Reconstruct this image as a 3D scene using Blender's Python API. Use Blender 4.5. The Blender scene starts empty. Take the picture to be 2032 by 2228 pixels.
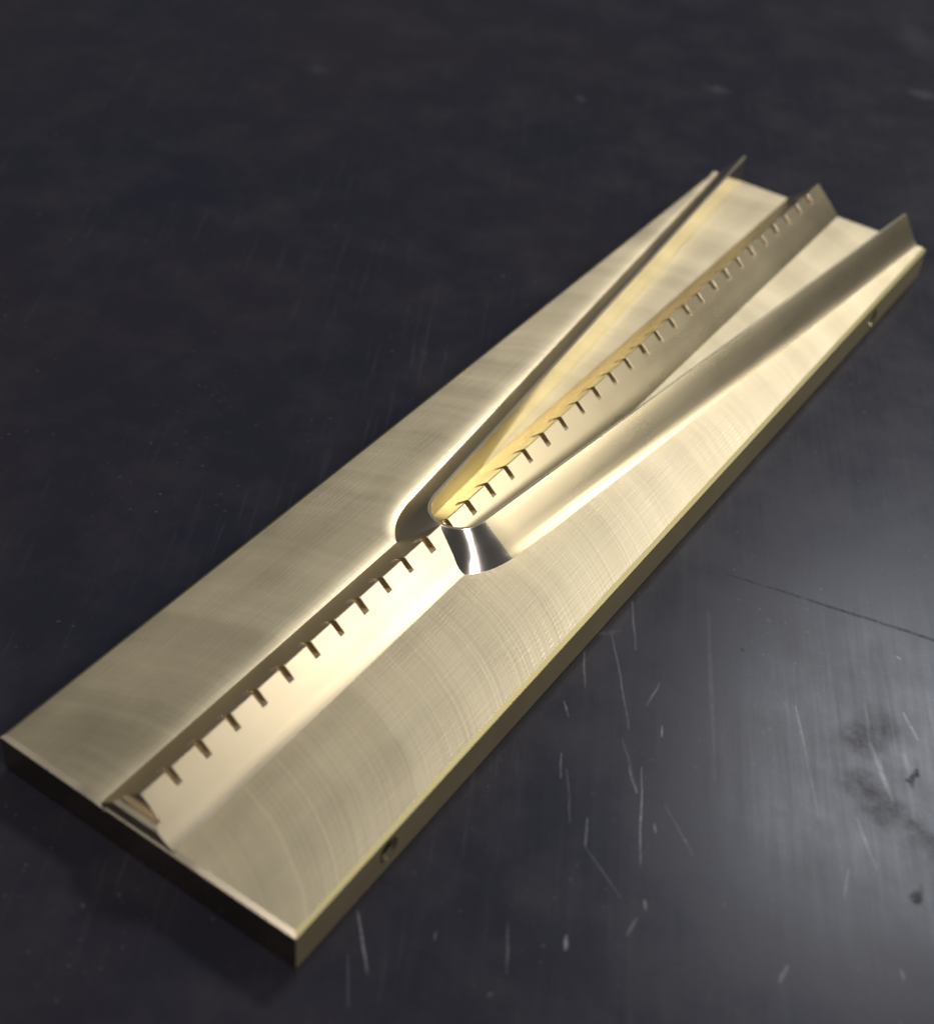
import bpy, bmesh, math, random
from mathutils import Vector, Matrix, Euler

# ---------------------------------------------------------------- units
# all shapes are laid out in plate widths; the plate is 40 mm wide
S = 0.040
T = 0.141           # plate thickness in plate widths
L = 4.094           # plate length
scene = bpy.context.scene

# ---------------------------------------------------------------- camera
F_PX, W_PX, H_PX = 3165.86, 2032.0, 2228.0
CAM = Vector((2.24397, -1.46517, 3.02878 + T))           # plate widths, table top at z = 0
ROT = Matrix(((0.8214333, 0.5660632, 0.0694240),
              (0.4170720, -0.5132329, -0.7500953),
              (-0.3889707, 0.6451081, -0.6576757)))      # world -> camera (x right, y down, z forward)
cd = bpy.data.cameras.new('camera')
cam = bpy.data.objects.new('camera', cd)
scene.collection.objects.link(cam)
scene.camera = cam
cm = ROT.transposed() @ Matrix.Diagonal((1, -1, -1))
cam.matrix_world = Matrix.Translation(CAM * S) @ cm.to_4x4()
cd.sensor_fit = 'HORIZONTAL'
cd.sensor_width = 36
cd.lens = 36 * F_PX / W_PX
cd.clip_start = 0.005
cd.clip_end = 50
cd.dof.use_dof = True
cd.dof.focus_distance = 4.5 * S
cd.dof.aperture_fstop = 24

def unproject(u, v, z=0.0):
    """photo pixel -> point (plate widths) on the horizontal plane z"""
    d = ROT.transposed() @ Vector(((u - W_PX / 2) / F_PX, (v - H_PX / 2) / F_PX, 1))
    t = (z - CAM.z) / d.z
    return CAM + d * t

# ---------------------------------------------------------------- light
world = bpy.data.worlds.new('World')
scene.world = world
world.use_nodes = True
bg = world.node_tree.nodes['Background']
bg.inputs[0].default_value = (0.95, 0.97, 1.0, 1)
bg.inputs[1].default_value = 0.065

TARGET = Vector((0.5, 1.5, T)) * S
def lamp(name, az, el, dist, sx, sy, power, col, spread=180):
    a, e = math.radians(az), math.radians(el)
    d = Vector((math.sin(a) * math.cos(e), math.cos(a) * math.cos(e), math.sin(e)))
    ld = bpy.data.lights.new(name, 'AREA')
    ld.shape = 'RECTANGLE'
    ld.size, ld.size_y = sx, sy
    ld.energy = power
    ld.color = col
    ld.spread = math.radians(spread)
    o = bpy.data.objects.new(name, ld)
    scene.collection.objects.link(o)
    o.location = TARGET + d * dist
    o.rotation_euler = (-d).to_track_quat('-Z', 'Y').to_euler()
    return o
def sky_dir(az, el):
    a, e = math.radians(az), math.radians(el)
    return Vector((math.sin(a) * math.cos(e), math.cos(a) * math.cos(e), math.sin(e)))
def tube_lamp(name, end_a, end_b, dist, width, power, col):
    """long fixture hanging between two directions seen from the plate"""
    pa, pb = TARGET + sky_dir(*end_a) * dist, TARGET + sky_dir(*end_b) * dist
    o = lamp(name, 0, 45, dist, (pb - pa).length, width, power, col)
    o.location = (pa + pb) / 2
    zz = (o.location - TARGET).normalized()
    xx = (pb - pa).normalized(); xx = (xx - zz * xx.dot(zz)).normalized()
    yy = zz.cross(xx)
    o.rotation_euler = Matrix((xx, yy, zz)).transposed().to_euler()
    return o
tube_lamp('bench_tube_lamp', (55, 25), (24, 43), 1.6, 0.22, 2.8, (1.0, 0.95, 0.86))
lamp('ceiling_lamp', -3, 47, 2.2, 0.42, 0.26, 12.5, (0.90, 0.93, 1.0))
lamp('rear_ceiling_lamp', 109, 46, 2.2, 0.42, 0.6, 11, (1.0, 0.95, 0.98))
lamp('side_ceiling_lamp', -158, 40, 2.2, 0.16, 0.4, 3.5, (1.0, 0.96, 0.98))

scene.view_settings.view_transform = 'Standard'
scene.view_settings.look = 'None'
scene.view_settings.exposure = 0.12
scene.view_settings.gamma = 1
scene.view_settings.use_curve_mapping = False
scene.render.engine = 'CYCLES'

# ---------------------------------------------------------------- materials
class NT:
    def __init__(self, name):
        self.m = bpy.data.materials.new(name)
        self.m.use_nodes = True
        self.t = self.m.node_tree
        self.b = self.t.nodes['Principled BSDF']
    def n(self, typ, **kw):
        nd = self.t.nodes.new(typ)
        for k, v in kw.items():
            setattr(nd, k, v)
        return nd
    def put(self, sock, v):
        if v is None:
            return
        if isinstance(v, bpy.types.NodeSocket):
            self.t.links.new(v, sock)
        else:
            sock.default_value = v
    def math(self, op, a, b=None, c=None, clamp=False):
        nd = self.n('ShaderNodeMath', operation=op, use_clamp=clamp)
        for i, v in enumerate((a, b, c)):
            self.put(nd.inputs[i], v)
        return nd.outputs[0]
    def vmath(self, op, a, b=None, scale=None):
        nd = self.n('ShaderNodeVectorMath', operation=op)
        self.put(nd.inputs[0], a)
        if b is not None:
            self.put(nd.inputs[1], b)
        if scale is not None:
            self.put(nd.inputs['Scale'], scale)
        return nd.outputs['Value'] if op in ('DOT_PRODUCT', 'LENGTH', 'DISTANCE') else nd.outputs[0]
    def rng(self, v, a, b, c=0.0, d=1.0, smooth=False):
        nd = self.n('ShaderNodeMapRange', interpolation_type='SMOOTHSTEP' if smooth else 'LINEAR')
        nd.clamp = True
        for i, x in enumerate((v, a, b, c, d)):
            self.put(nd.inputs[i], x)
        return nd.outputs[0]
    def noise(self, vec, scale=1.0, detail=3.0, rough=0.5, dim='3D'):
        nd = self.n('ShaderNodeTexNoise', noise_dimensions=dim)
        if dim == '1D':
            self.put(nd.inputs['W'], vec)
        else:
            self.put(nd.inputs['Vector'], vec)
        nd.inputs['Scale'].default_value = scale
        nd.inputs['Detail'].default_value = detail
        nd.inputs['Roughness'].default_value = rough
        return nd.outputs[0]
    def mix(self, f, a, b):
        nd = self.n('ShaderNodeMix', data_type='RGBA')
        self.put(nd.inputs[0], f)
        self.put(nd.inputs[6], a)
        self.put(nd.inputs[7], b)
        return nd.outputs[2]
    def coords(self, scale=None):
        tc = self.n('ShaderNodeTexCoord')
        return self.vmath('MULTIPLY', tc.outputs['Object'], (1 / S,) * 3)
    def bump(self, h, strength, dist):
        nd = self.n('ShaderNodeBump')
        nd.inputs['Strength'].default_value = strength
        nd.inputs['Distance'].default_value = dist
        self.put(nd.inputs['Height'], h)
        self.t.links.new(nd.outputs[0], self.b.inputs['Normal'])

BRASS = (0.915, 0.77, 0.50, 1)
BRASS2 = (0.75, 0.62, 0.39, 1)

def make_brass(name, rough, milled, streak=1.0, col=BRASS, col2=BRASS2, aniso=0.0):
    m = NT(name)
    m.b.inputs['Metallic'].default_value = 1
    p = m.coords()
    sep = m.n('ShaderNodeSeparateXYZ'); m.t.links.new(p, sep.inputs[0])
    x, y, z = sep.outputs
    # fine lengthwise feed lines
    fine = m.noise(m.vmath('MULTIPLY', p, (150, 5, 150)), 1, 2)
    bands = m.noise(m.vmath('MULTIPLY', p, (9, 0.10, 9)), 1, 2)
    blot = m.noise(m.vmath('MULTIPLY', p, (3, 2, 3)), 1, 4, .6)
    rv = m.math('MULTIPLY_ADD', m.math('SUBTRACT', blot, .5), .16, rough)
    rv = m.math('MULTIPLY_ADD', m.math('SUBTRACT', bands, .5), .10, rv)
    colf = m.math('MULTIPLY_ADD', m.math('SUBTRACT', blot, .5), .9, .5)
    h = m.math('MULTIPLY', fine, .5 * streak)
    if milled:
        # arcs left by a wide cutter walking along the plate: y + sqrt(R^2 - dx^2) shifted copies
        dx = m.math('SUBTRACT', x, 0.44)
        sq = m.math('SQRT', m.math('MAXIMUM', m.math('SUBTRACT', 0.62, m.math('MULTIPLY', dx, dx)), 0.02))
        q = m.math('SUBTRACT', y, sq)
        wob = m.math('MULTIPLY_ADD', blot, .12, q)
        arc = m.noise(wob, 5.2, 3, .62, '1D')
        arcf = m.noise(m.math('MULTIPLY_ADD', blot, .03, q), 75, 3, .7, '1D')
        wx = m.math('MULTIPLY_ADD', fine, .006, x)
        tick = m.rng(m.math('SINE', m.math('MULTIPLY', wx, 2 * math.pi / .0135)), .1, 1.0)
        rowz = m.rng(m.math('SINE', m.math('MULTIPLY', m.math('MULTIPLY_ADD', blot, .05, q), 2 * math.pi / .047)), -.1, .6)
        tickzone = m.rng(m.noise(m.vmath('ADD', m.vmath('MULTIPLY', p, (5, 3, 1)), (7, 3, 0)), 1, 3), .44, .70)
        tick = m.math('MULTIPLY', m.math('MULTIPLY', tick, tickzone), rowz)
        rv = m.math('MULTIPLY_ADD', m.math('SUBTRACT', arc, .5), .08, rv)
        colf = m.math('MULTIPLY_ADD', m.math('SUBTRACT', arc, .5), 1.7, colf)
        h = m.math('ADD', h, m.math('MULTIPLY', arcf, .6))
        h = m.math('ADD', h, m.math('MULTIPLY', tick, .2))
        h = m.math('ADD', h, m.math('MULTIPLY', arc, .25))
        rv = m.math('SUBTRACT', rv, m.math('MULTIPLY', tick, .07))
        colf = m.math('ADD', colf, m.math('MULTIPLY', tick, .8))
    m.put(m.b.inputs['Roughness'], m.math('MAXIMUM', rv, .05))
    m.put(m.b.inputs['Base Color'], m.mix(m.math('MULTIPLY', colf, 1.0, clamp=True), col2, col))
    if aniso:
        m.b.inputs['Anisotropic'].default_value = aniso
    m.bump(h, .35, .00004)
    return m.m

MILLED = make_brass('milled_brass', .44, True)
SMOOTH = make_brass('smooth_brass', .30, False, .8, (0.91, 0.785, 0.57, 1), (0.85, 0.72, 0.505, 1))
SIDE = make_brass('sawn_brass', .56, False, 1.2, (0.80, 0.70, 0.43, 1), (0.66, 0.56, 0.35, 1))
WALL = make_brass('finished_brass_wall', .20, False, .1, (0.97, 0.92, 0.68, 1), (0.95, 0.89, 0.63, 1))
FINE = make_brass('fine_cut_brass', .275, False, .10, (0.93, 0.81, 0.56, 1), (0.87, 0.73, 0.47, 1))
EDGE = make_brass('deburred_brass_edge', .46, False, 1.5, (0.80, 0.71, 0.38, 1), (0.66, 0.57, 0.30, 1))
POLISH = make_brass('polished_brass', .17, False, .35, (0.72, 0.64, 0.56, 1), (0.66, 0.58, 0.50, 1))
END_SHADE = make_brass('shade_toned_brass_end', .26, False, 1.0, (0.46, 0.37, 0.28, 1), (0.3, 0.24, 0.18, 1))  # end faces: mirrored bench shadow painted in as a dark base colour
BORE = make_brass('drilled_brass', .18, False, .5, (0.7, 0.6, 0.4, 1), (0.6, 0.5, 0.34, 1))
SLOT_SHADE = make_brass('shade_toned_slot_brass', .42, False, .5, (0.56, 0.46, 0.30, 1), (0.44, 0.35, 0.22, 1))  # notch walls: their shade is painted in as a darker brass

def make_table():
    m = NT('scuffed_black_bench_top')
    p = m.coords()
    p2 = m.vmath('MULTIPLY', p, (1, 1, 0))
    big = m.noise(p2, .55, 4, .6)
    mid = m.noise(p2, 3.1, 5, .65)
    grain = m.noise(p2, 90, 2, .6)
    # direction of the general wiping scratches
    a, b = unproject(1396, 1669), unproject(1393, 1883)
    ang = math.atan2(b.y - a.y, b.x - a.x)
    rot = m.n('ShaderNodeVectorRotate', rotation_type='Z_AXIS')
    m.t.links.new(p2, rot.inputs[0]); rot.inputs['Angle'].default_value = -ang
    fs = m.noise(m.vmath('MULTIPLY', rot.outputs[0], (1.6, 40, 1)), 1, 3, .7)
    fmask = m.rng(m.noise(m.vmath('ADD', p2, (3.3, 1.7, 0)), 1.1, 3), .42, .7)
    fine = m.math('MULTIPLY', m.rng(fs, .58, .80), fmask)
    # separate marks: (u0, v0, u1, v1, width px, strength)
    marks = [(1375,1310,1383,1414,4,.35),(1332,1378,1370,1588,4,.35),(1355,1608,1386,1725,4,.3),(1396,1669,1393,1883,3.5,.75),
        (1368,1667,1383,1725,3.5,.6),(1541,1333,1556,1700,7,.16),(1732,1537,1753,1639,4,.65),(1753,1639,1781,1781,5,.28),
        (1893,1618,1941,1741,9,.85),(1880,1531,1893,1618,6,.35),(1967,1552,1995,1608,6,.85),(1967,1644,1982,1684,11,.5),
        (1441,1580,1441,1603,3.5,.9),(1222,1639,1221,1692,3.5,.6),(1235,1674,1240,1791,4,.25),(1277,1781,1274,1843,4,.5),
        (1274,1843,1350,1955,3.5,.26),(1447,1751,1508,1863,4,.26),(1865,1781,1906,1893,6,.5),(1401,1960,1405,1980,5,.9),
        (1386,2000,1365,2036,5,.45),(1232,2036,1230,2067,6,1.0),(1271,1419,1273,1496,3.5,.45),(1227,1526,1238,1557,4,.45),
        (1434,1486,1408,1536,4,.4),(1714,2103,1697,2138,7,.55),(1962,2113,1967,2132,5,.6),(1424,1792,1427,1812,4,.6),
        (1847,1893,1835,1955,5,.4),(778,1983,800,2119,4,.75),(947,2029,944,2046,4,.35),(756,2080,757,2190,3,.3),
        (1105,2010,1102,2120,3.5,.4),(1950,1428,1958,1434,4,.8),(680,150,705,152,26,.10),(1260,212,1268,216,16,.3),
        (1545,190,1575,196,24,.25),(1985,60,2000,110,50,.10),(1990,200,2032,210,26,.25),(1300,1380,1350,1372,9,.16)]
    seam = (1545,1238,2045,1396,6,.55)
    dark = [(1988,1945,1984,1960,20,.8),(1975,1705,2000,1672,11,.65),(1870,1600,1900,1590,60,.3),
        (1865,1705,2040,1850,42,.3),(1610,1408,1616,1412,11,.6)]
    wv = m.n('ShaderNodeTexNoise'); m.t.links.new(p2, wv.inputs['Vector']); wv.inputs['Scale'].default_value = 9; wv.inputs['Detail'].default_value = 3
    wob = m.vmath('SUBTRACT', wv.outputs['Color'], (.5, .5, .5))
    p_l = m.vmath('ADD', p2, m.vmath('MULTIPLY', wob, (.012, .012, 0)))
    p_d = m.vmath('ADD', p2, m.vmath('MULTIPLY', wob, (.16, .16, 0)))
    def seg(pp, u0, v0, u1, v1, w, st, soft):
        A, B = unproject(u0, v0), unproject(u1, v1)
        mid = unproject((u0 + u1) / 2, (v0 + v1) / 2)
        px = (mid - CAM).length / F_PX
        ba = (B - A); ba.z = 0
        pa = m.vmath('SUBTRACT', pp, (A.x, A.y, 0))
        hh = m.math('DIVIDE', m.vmath('DOT_PRODUCT', pa, tuple(ba)), ba.length_squared, clamp=True)
        d = m.vmath('LENGTH', m.vmath('SUBTRACT', pa, m.vmath('SCALE', tuple(ba), scale=hh)))
        if soft < 1:      # a drawn-out scratch thins towards its ends
            d = m.math('ADD', d, m.math('MULTIPLY', m.math('PINGPONG', m.math('ADD', hh, .5), .5), w * px * .75))
        return m.rng(d, w * px * max(soft, 1.0) * 1.25, 0.0, 0, st, True)
    edge = m.math('MULTIPLY_ADD', m.math('SUBTRACT', m.noise(p2, 30, 4, .7), .5), 3.4, .9)
    tot = None
    for s in marks:
        v = seg(p_l, *s, .8)
        tot = v if tot is None else m.math('MAXIMUM', tot, v)
    tot = m.math('MULTIPLY', tot, edge, clamp=True)
    dk = seg(p_l, *seam, 1.0)
    for s in dark:
        v = seg(p_d, *s, 1.0)
        dk = m.math('MAXIMUM', dk, v)
    dk = m.math('MULTIPLY', dk, edge, clamp=True)
    base = m.mix(m.rng(big, .3, .7), (0.023, 0.025, 0.039, 1), (0.036, 0.031, 0.037, 1))
    base = m.mix(m.rng(mid, .45, .72, 0, .8), base, (0.048, 0.043, 0.050, 1))
    base = m.mix(m.math('MULTIPLY', fine, .34), base, (0.17, 0.17, 0.18, 1))
    base = m.mix(m.math('MULTIPLY', tot, .95), base, (0.30, 0.30, 0.31, 1))
    speck = m.math('MULTIPLY', m.rng(m.noise(p2, 42, 1), .70, .78), m.rng(m.noise(p2, 2.3, 2), .45, .65))
    base = m.mix(m.math('MULTIPLY', speck, .5), base, (0.20, 0.19, 0.19, 1))
    base = m.mix(m.math('MULTIPLY', dk, .7), base, (0.007, 0.006, 0.006, 1))
    m.put(m.b.inputs['Base Color'], base)
    r = m.math('MULTIPLY_ADD', m.math('SUBTRACT', mid, .5), .18, .285)
    r = m.math('MULTIPLY_ADD', m.math('SUBTRACT', big, .5), .12, r)
    r = m.math('ADD', r, m.math('MULTIPLY', dk, .2))
    r = m.math('MULTIPLY_ADD', fine, -.10, r)
    r = m.math('MULTIPLY_ADD', m.math('SUBTRACT', fs, .5), .10, r)
    m.put(m.b.inputs['Roughness'], r)
    m.b.inputs['Specular IOR Level'].default_value = .20
    h = m.math('ADD', m.math('MULTIPLY', grain, .5), m.math('MULTIPLY', m.noise(p2, 14, 3), .7))
    h = m.math('SUBTRACT', h, m.math('MULTIPLY', fine, .5))
    m.bump(h, .07, .00005)
    return m.m
TABLE = make_table()

# ---------------------------------------------------------------- helpers
def mesh_obj(name, verts, faces, mats, parent=None, mat_idx=None, smooth=None):
    me = bpy.data.meshes.new(name)
    me.from_pydata([tuple(c * S for c in v) for v in verts], [], faces)
    for mt in mats:
        me.materials.append(mt)
    if mat_idx:
        me.polygons.foreach_set('material_index', mat_idx)
    bm = bmesh.new(); bm.from_mesh(me)
    bmesh.ops.remove_doubles(bm, verts=bm.verts, dist=1e-7)
    bmesh.ops.recalc_face_normals(bm, faces=bm.faces)
    bm.to_mesh(me); bm.free()
    if smooth:
        me.polygons.foreach_set('use_smooth', [True] * len(me.polygons))
        me.set_sharp_from_angle(angle=math.radians(smooth))
    o = bpy.data.objects.new(name, me)
    scene.collection.objects.link(o)
    o.parent = parent
    return o

# ---------------------------------------------------------------- bench top
def bench():
    bm = bmesh.new()
    bmesh.ops.create_cube(bm, size=1)
    for v in bm.verts:
        v.co = Vector((v.co.x * 1.8 + .1, v.co.y * 1.4 + .2, v.co.z * .03 - .015))
    bmesh.ops.bevel(bm, geom=bm.edges[:], offset=.003, segments=2, affect='EDGES')
    me = bpy.data.meshes.new('bench_top'); bm.to_mesh(me); bm.free()
    me.materials.append(TABLE)
    o = bpy.data.objects.new('bench_top', me)
    scene.collection.objects.link(o)
    o['kind'] = 'structure'
    o['label'] = 'scuffed black bench top with pale scratches'
bench()

# ---------------------------------------------------------------- brass plate
root = bpy.data.objects.new('brass_forming_plate', None)
scene.collection.objects.link(root)
root['label'] = 'long brass plate with a notched ridge splitting between two tapering fins'
root['category'] = 'metal plate'
root.empty_display_size = .01

CX = 0.4836            # ridge centre line
HW = 0.118             # ridge half width at its foot
HR = 0.103             # ridge height
ZN = 0.071             # floor of the notches
Y0 = 1.309             # nose of the fork
PITCH, NOTCH = 0.1095, 0.021
FAR_IN = 0.006

def lerp(a, b, t): return a + (b - a) * t
# plan curves of the fork as offset from the centre line (crest, foot), mirrored for the other side
CREST = [(0.000, 1.306), (0.022, 1.308), (0.042, 1.315), (0.060, 1.326), (0.075, 1.341), (0.085, 1.358), (0.0925, 1.378), (0.0985, 1.405), (0.364, L)]
FOOT  = [(0.116, 1.258), (0.130, 1.268), (0.144, 1.283), (0.157, 1.300), (0.170, 1.321), (0.181, 1.345), (0.191, 1.374), (0.2005, 1.415), (0.4625, L)]
def subdivide(pts, n):
    out = pts[:-2]
    a, b = pts[-2], pts[-1]
    for i in range(n + 1):
        out.append((lerp(a[0], b[0], i / n), lerp(a[1], b[1], i / n)))
    return out
NLONG = 40
FORK = {}
for sgn, ce, fe in ((-1, 0.357, 0.4585), (1, 0.396, 0.471)):
    FORK[sgn] = (subdivide(CREST[:-1] + [(ce, L)], NLONG), subdivide(FOOT[:-1] + [(fe, L)], NLONG))
def fin_h(y): return HR + 0.0045 * max(0, y - Y0)

def foot_offset(y, sgn):
    FOOT = FORK[sgn][1]
    if y <= FOOT[0][1]:
        return HW
    for (a, ya), (b, yb) in zip(FOOT, FOOT[1:]):
        if y <= yb:
            return lerp(a, b, (y - ya) / (yb - ya))
    return FOOT[-1][0]

# --- base plate: top lands with the shallow run-out beside the raised forms, chamfered edges, drilled side
def base_plate():
    CH = 0.013
    ys = [CH] + [0.05 * i for i in range(1, 25)] + [1.24 + .008 * i for i in range(26)]
    y = 1.46
    while y < L - .06:
        ys.append(y); y += .06
    ys += [L - CH * .6]
    verts, faces, mi = [], [], []
    prof = [(-.10, 0), (-.062, -.0002), (-.044, -.0009), (-.030, -.0022), (-.018, -.0042), (-.008, -.0068), (0, -.0095)]
    rows = []
    for y in ys:
        xl, xr = CX - foot_offset(y, -1), CX + foot_offset(y, 1)
        room = max(.2, min(1, (xl - CH) / .11)); roomr = max(.2, min(1, (1 - CH - xr) / .11))
        dip = .30 + .50 * math.exp(-((y - 1.35) / .75) ** 2)
        row = [(CH, y, T)]
        for d, dz in prof:
            row.append((xl + d * room, y, T + dz * room * dip))
        row.append((xl + .010, y, T - .012)); row.append((xl + .014, y, T))
        row.append((xr - .014, y, T)); row.append((xr - .004, y, T))
        for d, dz in reversed(prof[:-1]):
            row.append((xr - d * roomr, y, T))
        row.append((1 - CH, y, T))
        rows.append(row)
    n = len(rows[0])
    for r in rows: verts += r
    for j in range(len(rows) - 1):
        for i in range(n - 1):
            faces.append((j * n + i, j * n + i + 1, (j + 1) * n + i + 1, (j + 1) * n + i)); mi.append(0)
    # outer shell
    def add(vs):
        s = len(verts); verts.extend(vs); return list(range(s, s + len(vs)))
    NS = 12
    # chamfers and sides, long sides
    yy = ys
    for side in (0, 1):
        xin, xout = (CH, 0.0) if side == 0 else (1 - CH, 1.0)
        base = 0 if side == 0 else n - 1
        zc = T - CH * .72
        o = add([(xout, (CH * .0 + (0 if j == 0 else (L if j == len(yy) - 1 else y))), zc) for j, y in enumerate(yy)])
        lo = add([(xout, (0 if j == 0 else (L if j == len(yy) - 1 else y)), .004) for j, y in enumerate(yy)])
        bo = add([(xout + (.004 if side == 0 else -.004), (.004 if j == 0 else (L - .004 if j == len(yy) - 1 else y)), 0) for j, y in enumerate(yy)])
        for j in range(len(yy) - 1):
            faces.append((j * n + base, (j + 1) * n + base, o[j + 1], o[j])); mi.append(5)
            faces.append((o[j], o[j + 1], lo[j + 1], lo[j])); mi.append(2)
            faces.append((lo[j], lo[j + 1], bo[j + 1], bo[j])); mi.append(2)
        if side == 0: ol, ll, bl = o, lo, bo
        else: orr, lr, br = o, lo, bo
    for j, row in ((0, 0), (len(yy) - 1, len(yy) - 1)):
        xs = rows[row]
        yc = 0 if j == 0 else L
        top = [row * n + i for i in range(n)]
        mid = [ol[j]] + add([(xs[i][0], yc, xs[i][2] - CH * (1 if j == 0 else .6)) for i in range(1, n - 1)]) + [orr[j]]
        for i in range(n - 1):
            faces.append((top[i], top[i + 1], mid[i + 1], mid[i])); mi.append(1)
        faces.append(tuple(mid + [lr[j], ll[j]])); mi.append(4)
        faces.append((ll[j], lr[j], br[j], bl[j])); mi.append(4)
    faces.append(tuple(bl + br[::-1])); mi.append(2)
    o = mesh_obj('base_plate', verts, faces, [MILLED, SMOOTH, SIDE, BORE, END_SHADE, EDGE], root, mi, 25)
    # drilled and countersunk holes in the long side
    for hy, hz in ((0.368, T - .066), (3.565, T - .082)):
        bm = bmesh.new()
        prof = [(.0385, .01), (.0385, -.0005), (.026, -.013), (.026, -.10), (0, -.116)]
        N = 32
        rings = []
        for r, dx in prof[:-1]:
            rings.append([bm.verts.new(((1 + dx) * S, (hy + r * math.cos(2 * math.pi * k / N)) * S, (hz + r * math.sin(2 * math.pi * k / N)) * S)) for k in range(N)])
        tip = bm.verts.new(((1 - .116) * S, hy * S, hz * S))
        for a, b in zip(rings, rings[1:]):
            for k in range(N):
                bm.faces.new((a[k], a[(k + 1) % N], b[(k + 1) % N], b[k]))
        for k in range(N):
            bm.faces.new((rings[-1][k], rings[-1][(k + 1) % N], tip))
        bm.faces.new(rings[0])
        bmesh.ops.recalc_face_normals(bm, faces=bm.faces)
        me = bpy.data.meshes.new('cutter'); bm.to_mesh(me); bm.free()
        me.materials.append(BORE)
        c = bpy.data.objects.new('cutter', me)
        scene.collection.objects.link(c)
        md = o.modifiers.new('hole', 'BOOLEAN')
        md.operation = 'DIFFERENCE'; md.object = c; md.solver = 'EXACT'
        md.material_mode = 'TRANSFER'
        bpy.context.view_layer.update()
        ev = o.evaluated_get(bpy.context.evaluated_depsgraph_get())
        nm = bpy.data.meshes.new_from_object(ev)
        o.modifiers.clear()
        o.data = nm
        bpy.data.objects.remove(c)
    nm.name = 'base_plate'
    return o
base_plate()

# --- centre ridge with its teeth
def hr(y): return HR + 0.0032 * max(0, y - Y0)
RFOOT = [(.612, .388), (.763, .228), (.890, .1115), (.99, .041), (1.068, 0)]      # hollow foot: share of half width, share of height
def ridge():
    def prof(y, zn):
        h = hr(y)
        w = HW * (h - zn) / h
        p = [(-(HW + .004), -.013), (-(HW + .004), -.0035), (-HW * .80, h * .20), (-w, zn), (w, zn)]
        k = 1.0 if y > Y0 + .01 else 0.0          # past the fork the foot is a crisp corner
        p += [(HW * a, h * lerp(b, 1 - a, k)) for a, b in RFOOT[:-1]] + [(HW * lerp(1.068, 1.004, k), -.0004 * k), (HW * lerp(1.068, 1.004, k), -.012)]
        return p
    st = [(.004, .036), (.014, .046), (.0285, .046), (.0290, ZN), (Y0, ZN), (Y0 + .03, ZN), (Y0 + .08, ZN)]
    y = 1.6
    while y < L - .1:
        st.append((y, ZN + hr(y) - HR)); y += .35
    st.append((L - .004, ZN + hr(L) - HR))
    rows = [[(CX + a, y, T + b) for a, b in prof(y, zn)] for y, zn in st]
    n = len(rows[0])
    verts = [v for r in rows for v in r]
    faces, mi = [], []
    for j in range(len(st) - 1):
        for i in range(n - 1):
            faces.append((j * n + i, j * n + i + 1, (j + 1) * n + i + 1, (j + 1) * n + i))
            mi.append(1 if st[j][0] > Y0 - .1 else 0)
        faces.append((j * n + n - 1, j * n, (j + 1) * n, (j + 1) * n + n - 1)); mi.append(0)
    faces.append(tuple(range(n))); e = (len(st) - 1) * n; mi += [0, 0]
    faces.append(tuple(range(e, e + n)))
    r = mesh_obj('ridge', verts, faces, [SMOOTH, FINE], root, mi, 18)
    rnd = random.Random(4)
    y = 0.030
    yn = y
    while y < L - .02:
        y1 = yn + PITCH - NOTCH + rnd.uniform(-.003, .003)
        if y1 > L - .05: y1 = L - .004
        vs, fs = [], []
        b = .0015
        tp = rnd.uniform(.0014, .0026)
        for yy, ins in ((y, b), (y + b, 0), (y1 - b, 0), (y1, b)):
            h = hr(yy); zn = ZN + h - HR; w = HW * (h - zn) / h
            pr = [(-w, zn), (-tp, h - tp * h / HW), (tp, h - tp * h / HW), (w, zn)]
            vs += [(CX + a * (1 - ins * 5), yy, T + (c - ins if c > zn else c)) for a, c in pr]
        m_ = 4
        for j in range(3):
            for i in range(m_ - 1):
                fs.append((j * m_ + i, j * m_ + i + 1, (j + 1) * m_ + i + 1, (j + 1) * m_ + i))
        fs.append(tuple(range(m_))); fs.append(tuple(range(3 * m_, 4 * m_)))
        mesh_obj('tooth', vs, fs, [SMOOTH if y < Y0 - .05 else FINE, SLOT_SHADE], r, [0] * 9 + [1, 1])
        yn += PITCH
        y = yn + rnd.uniform(-.003, .003)
        if y1 > L - .01: break
    return r
ridge()

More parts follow.
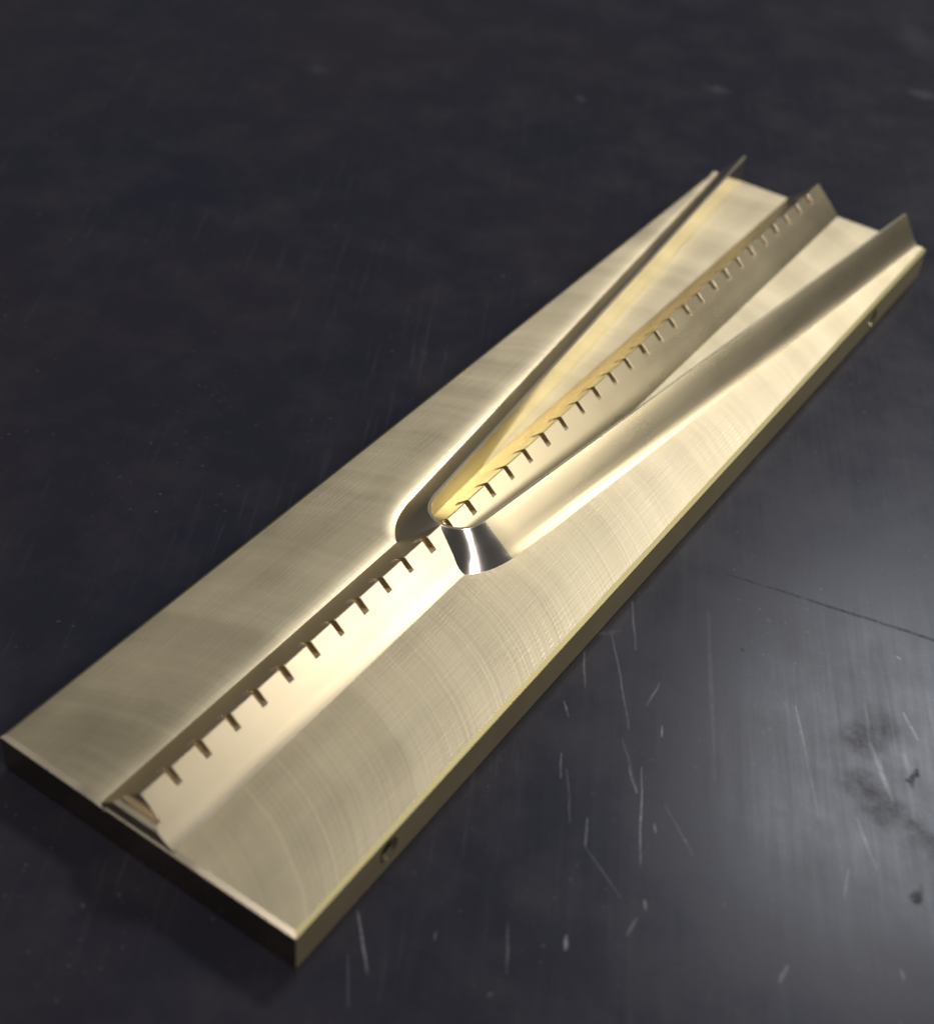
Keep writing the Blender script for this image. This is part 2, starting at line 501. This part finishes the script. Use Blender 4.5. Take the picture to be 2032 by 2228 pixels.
# --- the two fins of the fork
def fin(sgn):
    RIM = 0.0105
    CREST, FOOT = FORK[sgn]
    rows = []
    nc = len(CREST)
    for i in range(nc):
        (cx, cy), (fx, fy) = CREST[i], FOOT[i]
        # inner rim: offset towards the inside of the fork
        a = CREST[max(0, i - 1)]; b = CREST[min(nc - 1, i + 1)]
        tx, ty = b[0] - a[0], b[1] - a[1]
        l = math.hypot(tx, ty); nx, ny = -ty / l, tx / l
        if i == 0: nx, ny = 0, 1
        ix, iy = max(0, cx + nx * RIM), cy + ny * RIM
        if i == nc - 1: iy = L - .004; cy = fy = L - .004
        h = fin_h(cy)
        row = [(ix, iy, -.012), (ix, iy, h - .001), (ix + .001 * -nx, iy - .001 * ny, h), (lerp(cx, ix, .12), lerp(cy, iy, .12), h), (cx, cy, h - .0012)]
        dx, dy = fx - cx, fy - cy; dl = math.hypot(dx, dy); dx /= dl; dy /= dl
        if sgn > 0:
            k = min(1, max(0, (i - 6) / 4))               # the nose is a straight cone, the flank gets a hollow foot
            for u, hz in [(.3, .7)] + RFOOT:
                u = lerp(min(u, 1.0), u, k)
                row.append((lerp(cx, fx, u), lerp(cy, fy, u), h * lerp(1 - u, hz, k)))
            u = lerp(1.001, 1.068, k)
            row.append((lerp(cx, fx, u), lerp(cy, fy, u), -.012))
        else:
            for u in (.3, .6, .85, 1.0):
                row.append((lerp(cx, fx, u), lerp(cy, fy, u), h * (1 - u)))
            row.append((fx + dx * .004, fy + dy * .004, -.006))
            row.append((fx + dx * .004, fy + dy * .004, -.012))
        if i == nc - 1:
            row = [(a_, min(b_, L - .004), c_) for a_, b_, c_ in row]
        rows.append(row)
    n = len(rows[0])
    verts = [(CX + sgn * a, b, T + c) for r in rows for a, b, c in r]
    faces, mi = [], []
    for j in range(nc - 1):
        for i in range(n - 1):
            faces.append((j * n + i, j * n + i + 1, (j + 1) * n + i + 1, (j + 1) * n + i))
            mi.append(1 if i == 0 else (2 if (i >= 4 and j < 7 and sgn > 0) else 0))
        faces.append((j * n + n - 1, j * n, (j + 1) * n, (j + 1) * n + n - 1)); mi.append(0)
    faces.append(tuple(range(n))); mi.append(0)
    e = (nc - 1) * n
    faces.append(tuple(range(e, e + n))); mi.append(0)
    f = mesh_obj('fork_fin', verts, faces, [FINE if sgn > 0 else SMOOTH, WALL, POLISH], root, mi, 28)
    return f
fin(-1)
fin(1)
